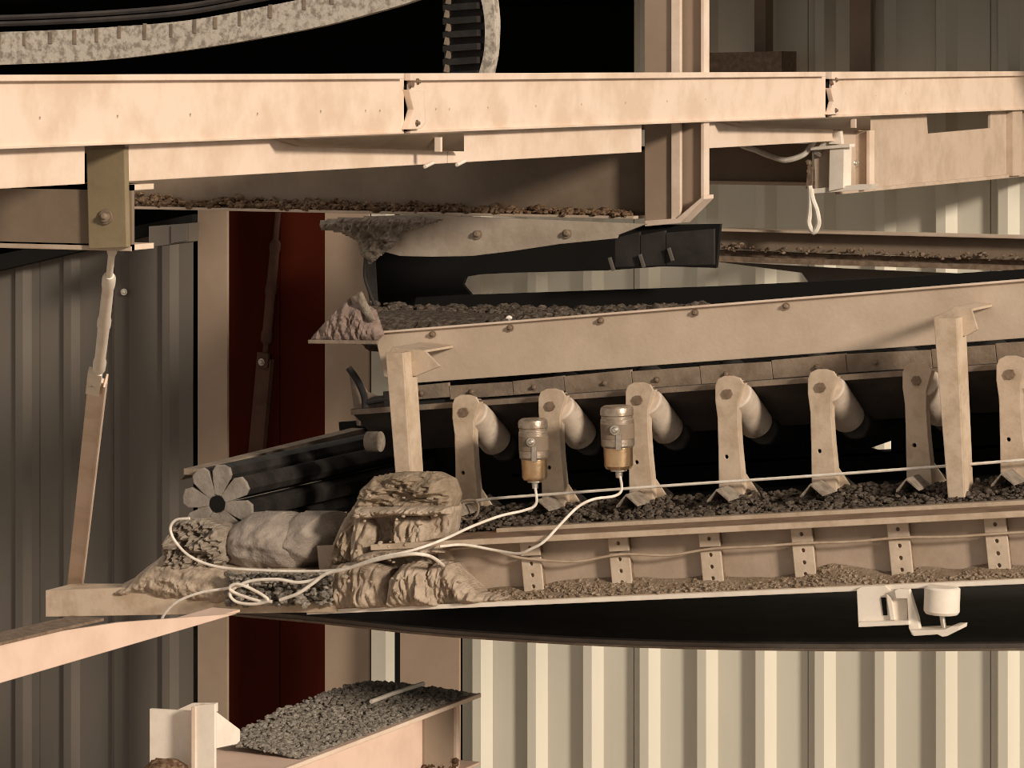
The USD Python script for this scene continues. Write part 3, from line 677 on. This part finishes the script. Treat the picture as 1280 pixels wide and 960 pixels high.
t = Thing('torn_rubber_flap', 'pointed dark rubber flap hanging left of the first support post', 'rubber flap', PY(452, 530, .5))
t.part('flap', poly_y([(435, 458), (446, 470), (458, 490), (470, 495), (500, 492), (500, 535), (446, 532), (441, 500)], .52, .012), 'dustrubber')
t.part('curl', tube([PY(a, b, .49) for a, b in ((436, 460), (448, 478), (456, 500), (455, 532))], .012), 'rubber')
t.part('fold', tube([PY(a, b, .49) for a, b in ((458, 503), (475, 500), (500, 497))], .010), 'rubber')
t.part('knob', lathe(PY(458, 552, .45), PY(478, 552, .45), [(0, .02), (.1, .034), (.9, .034), (1, .02)], 16), 'greydust')

# ================================================================== CHUTE
t = Thing('discharge_chute', 'discharge chute with rubber curtain and painted dark interior hanging between the two conveyors', 'chute', PY(600, 380, 1.0))
t.part('lip_plate', poly_y([(432, 283), (470, 270), (520, 268), (808, 280), (772, 294), (770, 298), (700, 305), (640, 314), (590, 320), (540, 321), (500, 320), (470, 312), (446, 300)], 1.0, .015), 'greyplate', label='pale dusty clamp plate with a curved lower edge')
for bx, by in ((597, 293), (709, 292), (488, 296)):
    c = PY(bx, by, 1.0); t.part('clamp_bolt', dome_bolt(c, (0, -1, .2), .018), 'seal')
t.part('back_shade', poly_y([(460, 285), (900, 280), (895, 335), (830, 333), (760, 338), (640, 341), (600, 343), (582, 346), (578, 356), (588, 368), (585, 405), (470, 405), (456, 350)], 1.35, .02), 'black')  # black sheet stands for the shadow inside the chute
t.part('side_lining', hexa(*[PY(a, b, Y) for Y in (1.02, 1.33) for a, b in ((452, 300), (468, 300), (474, 400), (464, 385))]), 'rubber')
for i, (a, b) in enumerate(((768, 800), (800, 832), (832, 893))):
    t.part('curtain_strip', poly_y([(a + .5, 297 - i * 3), (b - .5, 290 - i * 2), (b - .5, 333 - i), (a + .5, 334 - i)], 1.06, .012), 'rubber')
for bx, by in ((762, 330), (800, 326), (836, 318)):
    t.part('curtain_pin', bar(PY(bx, by - 8, 1.05), PY(bx + 5, by + 8, 1.05), .01, .01), 'wallshade')
t = Thing('caked_chute_edge', 'lumpy grey crust clinging to the left end of the chute plate', 'crust', PY(450, 300, .95))
t.part('crust', puff([(400, 276), (430, 272), (480, 271), (555, 274), (520, 286), (496, 292), (500, 302), (478, 318), (462, 330), (452, 318), (446, 300), (425, 290), (402, 287)], .97, .03, .02, res=.006, amp=.05, seed=14, freq=(26, 26, 20)), 'greydust')
t.part('drip', tube([PY(a, b, .96) for a, b in ((457, 318), (456, 345), (462, 365), (470, 385))], .006), 'rubber')
# brown beam beyond, with grime along its lower edge
t = Thing('rear_beam', 'brown horizontal beam with grimy lower edge behind the right part of the chute', 'beam', PY(1080, 325, 2.9))
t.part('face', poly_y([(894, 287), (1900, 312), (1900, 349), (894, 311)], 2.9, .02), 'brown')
t.part('top_flange', poly_y([(894, 286), (1900, 311), (1900, 314), (894, 289)], 2.84, .12), 'tan')
t.part('lower_rail', poly_y([(894, 320), (1900, 353), (1900, 358), (894, 327)], 2.87, .06), 'bolt')
t.part('soffit', poly_y([(894, 312), (1900, 348), (1900, 354), (894, 321)], 2.93, .02), 'bolt')
g = np.random.default_rng(41)
pts = [PY(896 + 400 * g.random() ** 1.5, 0, 2.86) for _ in range(140)]
pts = [np.array([p[0], 2.86 + .03 * g.random(), PY(*(lambda px: (px, 309 + (px - 894) * .035))(HX + F * ((p - CAM) @ RIGHT) / ((p - CAM) @ VIEW)), 2.86)[2] + .03 * (g.random() - .5)]) for p in pts]
t.part('grime', grains(pts, .003, .011, 42), 'bolt', kind='stuff')
single('rear_sheet', poly_y([(894, 327), (1060, 336), (1200, 342), (1900, 362), (1900, 392), (1060, 372), (1010, 352), (1002, 341)], 3.0, .02), 'wallshade', 'dull grey sheet edge tapering under the rear beam', 'sheet')

# ================================================================== LUBRICATORS AND CABLES
def canister(label, cx, top, bot, hw, Y=.2):
    t = Thing('grease_canister', label, 'grease canister', PY(cx, bot, Y), group='grease canisters')
    p = lambda f: PY(cx + (2.5 * f), top + (bot - top) * f, Y)
    R = hw * depth(p(.5)) / F
    b = t.part('body', lathe(p(0), p(.66), [(0, R * .8), (.04, R * .95), (.10, R), (.22, R), (.24, R * .95), (.30, R * .95), (.33, R), (.95, R), (1, R * .9)], 28), 'can')
    t.part('label_band', lathe(p(.28), p(.52), [(0, R * 1.0), (.02, R * 1.012), (.98, R * 1.012), (1, R)], 28), 'brown', parent=b)
    c = p(.36) + np.array([R * .25, -R * 1.0, 0]); t.part('valve', dome_bolt(c, (.3, -1, 0), R * .3), 'steel', parent=b)
    c = p(.52) + np.array([R * .45, -R * .92, 0]); t.part('gauge', bar(c + [0, 0, .018], c - [0, 0, .03], R * .3, .01), 'steel', parent=b)
    t.part('collar', lathe(p(.66), p(1), [(0, R * .9), (.05, R * .88), (.85, R * .86), (1, R * .74)], 28), 'brass')
    t.part('nozzle', lathe(p(1), p(1.14), [(0, R * .5), (.25, R * .5), (.3, R * .22), (1, R * .2)], 12), 'steel')
canister('brass grease canister between the first and second idler brackets', 666, 523, 600, 18.5)
canister('brass grease canister in front of the third idler bracket', 771, 507, 586, 21)
YCb = -.16
def cable(name, label, pts, r=.0045, cat_='cable', m='cable', n=8):
    single(name, tube([PY(a, b, Y) for a, b, Y in pts], r, n), m, label, cat_)
cable('grease_hose', 'white hose from the left canister, ending in a curl under the pulley',
      [(669, 608, .2), (670, 630, .15), (655, 638, .05), (625, 645, -.05), (590, 658, -.13), (555, 674, -.18), (515, 688, -.25), (470, 698, -.27), (430, 711, -.25), (390, 714, -.22), (330, 713, -.22), (275, 709, -.22), (240, 697, -.22), (220, 678, -.22), (213, 661, -.22), (220, 650, -.22), (237, 648, -.22)])
cable('grease_hose', 'white hose from the right canister bending down over the stringer top edge',
      [(775, 594, .2), (777, 612, .16), (768, 620, .1), (742, 624, .04), (722, 634, -.02), (700, 656, -.1), (680, 677, -.13), (664, 686, -.13), (648, 692, -.12), (620, 688, -.1), (580, 681, -.12), (550, 683, -.16)])
cable('grease_hose', 'thick white hose arching over the lower dust mound to the coils',
      [(564, 722, .0), (555, 708, -.10), (541, 697, -.22), (527, 693, -.30), (508, 693, -.32), (470, 700, -.3), (430, 712, -.27), (408, 717, -.26), (390, 730, -.26), (372, 742, -.26), (350, 750, -.25)], .0056)
cable('hose_coil', 'untidy white hose coil lying on the tail plate', [(340, 752, -.24), (320, 750, -.25), (296, 742, -.25), (287, 735, -.26), (297, 730, -.26), (318, 738, -.26), (335, 750, -.26), (318, 755, -.25), (295, 752, -.25), (288, 740, -.25), (310, 727, -.25), (345, 724, -.25), (372, 728, -.25), (395, 724, -.25), (410, 716, -.26)], .005)
cable('loose_wire', 'thin loose wire trailing down the left of the tail plate', [(200, 780, -.2), (206, 767, -.22), (222, 752, -.23), (250, 741, -.23), (280, 736, -.23), (310, 731, -.24)], .0045)
cable('pull_wire', 'taut white pull wire strung along the idler brackets', [(566, 634, .3), (600, 625, .3), (700, 617, .3), (850, 606, .3), (1000, 596, .3), (1150, 585, .3), (1280, 575, .3), (1400, 565, .3), (1900, 520, .3)], .0048, 'wire')
cable('wire_loop', 'small grey wire loop at the foot of the leftmost idler bracket', [(567, 632, .28), (572, 643, .26), (584, 650, .25), (595, 645, .25), (598, 634, .26), (594, 626, .28), (580, 626, .28), (568, 632, .28)], .0045, 'wire', 'dustrubber')

# ================================================================== DUST, PULLEY AT THE TAIL
dm = Thing('dust_mound', 'tall crusted mound of tan dust burying the left end of the stringer', 'dust mound', PY(490, 762, -.05))
kw = dict(res=.0042, edge=.05)
dm.part('core', puff([(398, 756), (408, 700), (430, 650), (455, 615), (480, 600), (550, 606), (562, 640), (556, 690), (585, 722), (620, 748), (500, 754)], .02, .04, .2, amp=.05, seed=3, freq=(16, 16, 9), res=.0042, edge=.08), 'dust')
dm.part('cap', puff([(446, 632), (452, 612), (468, 596), (500, 590), (542, 590), (558, 598), (566, 622), (562, 641), (535, 636), (500, 640), (470, 636), (452, 642)], -.02, .06, .16, amp=.085, seed=12, freq=(8, 8, 18), res=.0042, edge=.07), 'dustdark')
dm.part('ledge', puff([(447, 640), (452, 632), (480, 634), (520, 632), (562, 634), (563, 642), (530, 645), (500, 643), (470, 647), (452, 649)], -.06, .06, .1, amp=.03, seed=15, freq=(24, 24, 24), res=.003, edge=.015), 'dust')
dm.part('drip', puff([(448, 645), (462, 644), (470, 660), (468, 690), (472, 704), (446, 704), (444, 670)], -.03, .07, .1, amp=.05, seed=16, freq=(22, 22, 7), res=.0035, edge=.03), 'dust')
dm.part('drip', puff([(498, 644), (530, 645), (538, 662), (536, 688), (500, 690), (494, 668)], -.03, .06, .1, amp=.05, seed=18, freq=(22, 22, 7), res=.0035, edge=.035), 'dust')
dm.part('drip', puff([(416, 692), (424, 668), (440, 656), (446, 680), (444, 704), (420, 706)], -.03, .05, .1, amp=.06, seed=19, freq=(22, 22, 9), res=.0035, edge=.03), 'dustdark')
dm.part('ledge', puff([(452, 694), (470, 688), (530, 684), (552, 680), (556, 690), (530, 694), (480, 698), (455, 702)], -.09, .05, .12, amp=.02, seed=20, freq=(20, 20, 20), res=.003, edge=.012), 'dust')
dm.part('skirt', puff([(402, 762), (408, 728), (424, 706), (450, 700), (470, 704), (486, 712), (490, 740), (500, 759)], -.09, .07, .14, amp=.06, seed=24, freq=(24, 24, 4), **kw), 'dust')
dm.part('skirt', puff([(488, 759), (492, 722), (504, 706), (524, 702), (538, 712), (544, 740), (552, 757)], -.09, .09, .14, amp=.06, seed=25, freq=(26, 26, 4), **kw), 'dust')
dm.part('skirt', puff([(534, 757), (536, 712), (548, 700), (566, 704), (580, 722), (600, 740), (640, 748), (610, 754)], -.08, .06, .14, amp=.06, seed=26, freq=(20, 20, 7), **kw), 'dust')
single('dust_slope', puff([(130, 742), (175, 720), (212, 690), (240, 690), (300, 705), (400, 715), (410, 758), (300, 758), (180, 748)], .0, .16, .4, res=.005, amp=.03, seed=6, freq=(14, 14, 14), edge=.09), 'dust', 'smooth slope of tan dust piled on the tail plate', 'dust mound')
single('dust_lump', puff([(206, 712), (210, 672), (222, 652), (250, 648), (280, 660), (286, 700), (260, 718)], -.06, .07, .2, res=.005, amp=.10, seed=17, freq=(22, 22, 22), edge=.06), 'greydust', 'ragged dark lump of crust under the pulley end encircled by the hose curl', 'dust lump')
t = Thing('sacking_bundle', 'rounded dusty sacking bundle wedged under the winged pulley', 'bundle', PY(350, 712, .1))
t.part('sack', puff([(282, 690), (296, 655), (320, 640), (352, 640), (378, 656), (388, 690), (372, 710), (320, 716), (290, 708)], .05, .14, .25, res=.006, amp=.035, seed=22, freq=(8, 8, 8), edge=.12), 'sack')
t.part('fold', puff([(352, 652), (380, 640), (410, 640), (420, 665), (406, 700), (380, 712), (358, 700)], .10, .15, .25, res=.006, amp=.03, seed=23, freq=(8, 8, 8), edge=.1), 'sack')
pts = []; g = np.random.default_rng(51)
for i in range(500):
    a = g.random(); pts.append(PY(285 + 130 * a, 716 + 40 * g.random(), -.19 + .1 * g.random()))
single('tail_grit', grains(pts, .006, .018, 52), 'grit2', 'grey grit scattered among the hose coils', 'grit', kind='stuff')
mnd = Polygon([(412, 750), (424, 700), (446, 640), (470, 606), (545, 606), (552, 690), (585, 745)])
pts = [(420 + 170 * g.random(), 600 + 150 * g.random()) for i in range(60)]
pts = [PY(a, b, -.205 + .02 * g.random()) for a, b in pts if mnd.contains(Point(a, b))]
single('mound_crumbs', grains(pts, .004, .012, 53), 'dust', 'loose crumbs stuck on the tall dust mound', 'dust', kind='stuff')

# winged pulley, axle along +y
YPu = .12
H = PY(272, 630, YPu)
pu = Thing('winged_pulley', 'dark winged tail pulley with pale petal-shaped wing ends', 'pulley', H - [0, 0, .14])
LY = 1.42
pu.part('shaft', lathe(H + [0, .0, 0], H + [0, LY + .1, 0], [(0, .055), (1, .055)], 20), 'petal')
pu.part('shaft_bore', cyl(H + [0, -.004, 0], H + [0, .02, 0], .028, 18), 'black')
for k in range(8):
    a = math.radians(36 + 45 * k); rad = np.array([math.cos(a) , 0, math.sin(a)]); tan_ = np.array([-math.sin(a), 0, math.cos(a)])
    o = [(.03, -.013), (.07, -.026), (.104, -.034), (.126, -.024), (.131, 0), (.126, .024), (.104, .034), (.07, .026), (.03, .013)]
    def wing(y0, y1):
        m = ext(o, [], y1 - y0); v = m.vertices
        return fix(trimesh.Trimesh(np.array([H + rad * p[0] + tan_ * p[1] + [0, y0 + p[2], 0] for p in v]), m.faces, process=False))
    q = pu.part('wing', wing(.012, LY), 'wing')
    pu.part('wing_end', wing(-.004, .012), 'petal', parent=q, label='dusty pale end face of a wing')
pu.part('contact_cover', ribbon([PY(a, b, YPu + .1) for a, b in ((226, 600), (232, 594), (240, 589))], (0, LY, 0), (0, 0, .012)), 'dustrubber')
single('guard_strip', bar(PY(238, 590, YPu + .02), PY(462, 535, 1.60), .02, .05, (0, 0, 1)), 'dustrubber', 'thin dark guard strip along the top of the winged pulley', 'guard')
t = Thing('pulley_bearing', 'dark bearing block behind the far end of the winged pulley', 'bearing', PY(470, 620, 1.5))
t.part('housing', lathe(H + [0, LY + .03, 0], H + [0, LY + .15, 0], [(0, .09), (.2, .12), (.8, .12), (1, .09)], 20), 'wing')
t.part('grease_nipple', cyl(PY(442, 582, 1.30), PY(458, 578, 1.30), .013, 10), 'white', label='short white stub')

# ================================================================== MISALIGNMENT SWITCH under the stringer
YQ = -.124
t = Thing('belt_sway_switch', 'white slotted bracket with a round white roller under the right end of the stringer', 'switch', PY(1135, 795, YQ))
t.part('slot_plate', poly_y([(1071, 737), (1078, 733), (1106, 732), (1112, 738), (1134, 740), (1134, 780), (1073, 782)], YQ, .015), 'white')
slot = poly_y([(1101, 747), (1107, 747), (1109, 769), (1104, 769)], YQ - .003, .004); t.part('slot', slot, 'black')
t.part('slot_rim', poly_y([(1108, 743), (1114, 748), (1118, 775), (1113, 775), (1109, 752)], YQ - .012, .012), 'white')
t.part('lower_rim', poly_y([(1073, 778), (1136, 776), (1136, 781), (1073, 784)], YQ - .03, .03), 'white')
t.part('upright', poly_y([(1118, 738), (1124, 736), (1136, 737), (1147, 772), (1150, 790), (1140, 794), (1136, 785), (1134, 748), (1120, 748)], YQ - .02, .02), 'white')
t.part('foot_arm', poly_y([(1138, 788), (1180, 787), (1190, 783), (1199, 783), (1198, 788), (1184, 795), (1178, 796), (1172, 793), (1142, 795)], YQ - .05, .08), 'white')
c0, c1 = PY(1178, 733, YQ - .01), PY(1177, 767, YQ - .01); R = 22.5 * depth(c0) / F
t.part('roller', lathe(c0, c1, [(0, R * .85), (.06, R), (.9, R), (1, R * .9)], 32), 'white')
t.part('roller_pin', cyl(c1, PY(1180, 786, YQ - .01), .008, 12), 'steel')

# ================================================================== LOWER LEFT BEAMS
XK = -.80
t = Thing('support_beam', 'pale pink beam slanting in from the left edge under the tail plate', 'beam', PX(120, 820, XK))
t.part('face', poly_x([(-420, 908), (60, 791), (150, 778), (310, 766), (300, 766), (-420, 977)], XK, .012), 'pink')
t.part('bottom_flange', ribbon([PX(-420, 975, XK - .013), PX(300, 765, XK - .013)], (-.1, 0, 0), (0, 0, .008)), 'pink')
t.part('top_flange', ribbon([PX(-420, 906, XK + .01), PX(130, 776, XK + .01)], (-.11, 0, 0), (0, 0, .008)), 'bolt')  # dark tone stands for the shadow side above the pink face
X3 = -.63
t = Thing('ledge_beam', 'pink steel beam with a flat top covered in grey grit at the lower left', 'beam', PX(480, 960, X3))
e0, e1 = PX(340, 967, X3), PX(600, 867, X3)
tp = t.part('top_plate', ribbon([e0 + [0, -1.0, 0], e1], (-.36, 0, 0), (0, 0, -.008)), 'pink')
t.part('plate_edge', ribbon([e0 + [.004, -1.0, .002], e1 + [.004, 0, .002]], (-.01, 0, 0), (0, 0, -.014)), 'cream', parent=tp)
yb0, yb1 = PX(360, 960, X3)[1], PX(578, 900, X3 - .03)[1]
zt_ = e1[2]
t.part('web', box((X3 - .05, e0[1] - 1, zt_ - .42), (X3 - .04, yb1, zt_ - .008)), 'pink')
t.part('end_stiffener', box((X3 - .05, PX(541, 900, X3)[1], zt_ - .42), (X3 - .03, PX(577, 900, X3)[1], zt_ - .008)), 'coltan')
t.part('end_edge', box((X3 - .05, PX(577, 900, X3)[1], zt_ - .42), (X3 - .02, PX(580, 900, X3)[1], zt_ - .008)), 'cream')
lz = PX(560, 962, X3)[2]
t.part('lower_plate', box((X3 - .36, e0[1] - 1, lz - .03), (X3, e1[1], lz - .02)), 'pink')
g = np.random.default_rng(61); pts = []
bed = []
for i in range(3200):
    v_ = g.random(); u_ = g.random(); yy = e0[1] + .22 + (e1[1] - e0[1] - .25) * v_
    pts.append((X3 - .02 - .33 * u_, yy, zt_ + .004 + .05 * u_ * (.3 + 1.2 * meshkit.fbm([yy * 3, u_ * 2, 4], 3, 7)) * min(1, (e1[1] - yy) * 4 + .25)))
nu, nv = 12, 60; V = []
for j in range(nv):
    yy = e0[1] + .22 + (e1[1] - e0[1] - .25) * j / (nv - 1)
    for i in range(nu):
        u_ = i / (nu - 1); V.append((X3 - .02 - .33 * u_, yy, zt_ + .002 + .045 * u_ * (.3 + 1.2 * meshkit.fbm([yy * 3, u_ * 2, 4], 3, 7)) * min(1, (e1[1] - yy) * 4 + .25)))
Fc = []
for j in range(nv - 1):
    for i in range(nu - 1):
        a = j * nu + i; Fc += [[a, a + nu, a + nu + 1], [a, a + nu + 1, a + 1]]
bm = trimesh.Trimesh(np.array(V), Fc, process=False)
if bm.face_normals[:, 2].mean() < 0: bm.invert()
single('ledge_grit', cat(bm, grains(pts, .004, .012, 62)), 'grit2', 'layer of grey grit on top of the lower left beam', 'grit', kind='stuff')
pts = [(X3 - .02 - .1 * g.random(), yb1 - .05 - .75 * v, lz - .02 + .055 * g.random() * max(0, 1 - abs(v - .3) * 1.6)) for v in g.random(500)]
single('lower_grit', grains(pts, .006, .016, 63), 'redgrit', 'small heap of dark rusty grit at the bottom edge under the lower left beam', 'grit', kind='stuff')
sp = [PX(a, b, X3 - .17) + [0, 0, .035] for a, b in ((464, 890), (490, 880), (529, 867))]
single('white_stick', tube(sp, .008, 8, smooth=False), 'white', 'short white stick lying on the grey grit of the lower left beam', 'stick')
# white cleat posts at its near end
YT = -1.0
t = Thing('cleat_post', 'white painted steel post stub with plates at the bottom left', 'post', PY(240, 980, YT))
t.part('left_plate', poly_y([(187, 886), (240, 889), (242, 1000), (187, 1000)], YT, .012), 'white')
t.part('front_flange', poly_y([(242, 882), (268, 880), (268, 1000), (242, 1000)], YT - .05, .012), 'white')
t.part('corner_edge', poly_y([(239, 884), (244, 884), (244, 1000), (239, 1000)], YT - .055, .06), 'cream')
ya = YT - .04
t.part('rear_plate', poly_y([(222, 887), (240, 879), (270, 879), (270, 890), (240, 890)], YT + .12, .012), 'white')
xg = PY(268, 900, YT - .04)[0]
t.part('gusset', poly_x([(266, 892), (271, 890), (300, 912), (300, 926), (296, 930), (268, 936)], xg, .012), 'white')
single('corner_grit', puff([(180, 962), (190, 950), (212, 948), (228, 958), (232, 980), (180, 980)], YT - .1, .05, .08, res=.008, amp=.04, seed=33), 'redgrit', 'dark grit lump at the foot of the white post stub', 'grit')

# ================================================================== BELT LOOPS in the dark opening, upper left
YB = 4.15
lo = [(-420, 84), (-200, 86), (-60, 84), (0, 81), (80, 78), (150, 73), (230, 63), (300, 52), (400, 33), (470, 15), (520, 0), (600, -30), (760, -100), (900, -190)]
hi = [(-420, 40), (-200, 42), (-60, 40), (0, 40), (80, 37), (150, 33), (230, 26), (300, 14), (400, -6), (470, -24), (520, -40), (600, -70), (760, -145), (900, -240)]
t = Thing('hanging_belt', 'worn whitish conveyor belt edge curving across the dark opening at upper left', 'belt', PY(200, 75, YB))
L_, U_ = smooth_path([PY(a, b, YB) for a, b in lo], 5), smooth_path([PY(a, b, YB) for a, b in hi], 5)
def band(A, B, th):
    V = []; 
    for p, q in zip(A, B): V += [p, q, q + [0, th, 0], p + [0, th, 0]]
    Fc = []
    for i in range(len(A) - 1):
        for j in range(4):
            k = (j + 1) % 4; a, b = 4 * i, 4 * i + 4; Fc += [[a + j, b + j, b + k], [a + j, b + k, a + k]]
    e = 4 * (len(A) - 1); Fc += [[0, 1, 2], [0, 2, 3], [e, e + 2, e + 1], [e, e + 3, e + 2]]
    return fix(trimesh.Trimesh(np.array(V), Fc, process=False))
t.part('edge', band(L_, U_, .05), 'worn')
md = L_ * .55 + U_ * .45
g = np.random.default_rng(71)
for i in range(30):
    k = 3 + i * 2; 
    if k >= len(md) - 2: break
    p = U_[k] * .6 + md[k] * .4
    t.part('smudge', box(p - [.006 + .008 * g.random(), .004, .02 + .02 * g.random()], p + [.006, .002, .02 + .02 * g.random()]), 'dustrubber')
for d_ in (10, 18):
    t.part('upper_ply', tube([PY(a, b - d_, YB + .1) for a, b in hi], .014, 6), 'belt')
t = Thing('ribbed_tyre', 'dark ribbed loop with a whitish rim rising above the cream frame', 'belt', PY(590, 100, YB))
rim = [(560, -150), (590, -90), (604, -40), (614, -10), (618, 20), (618, 45), (616, 70), (610, 100)]; rin = [(546, -140), (574, -85), (588, -40), (600, -5), (605, 20), (606, 45), (604, 70), (596, 100)]
t.part('rim', band(smooth_path([PY(a, b, YB) for a, b in rin], 4), smooth_path([PY(a, b, YB) for a, b in rim], 4), .06), 'worn')
ln_ = [(520, -120), (538, -80), (548, -40), (553, 0), (556, 45), (553, 100)]
t.part('inner_face', band(smooth_path([PY(a, b, YB + .1) for a, b in ln_], 4), smooth_path([PY(a + 50, b, YB + .03) for a, b in ln_], 4), .02), 'rubber')
for i, yy in enumerate(range(-95, 100, 17)):
    t.part('rib', bar(PY(557, yy + 3, YB + .06), PY(600, yy, YB + .01), .03, .04, (0, 0, 1)), 'wing')
    t.part('stud', bar(PY(560 + 2 * (i % 2), yy + 6, YB + .04), PY(558 + 2 * (i % 2), yy + 15, YB + .04), .02, .02), 'dustrubber')
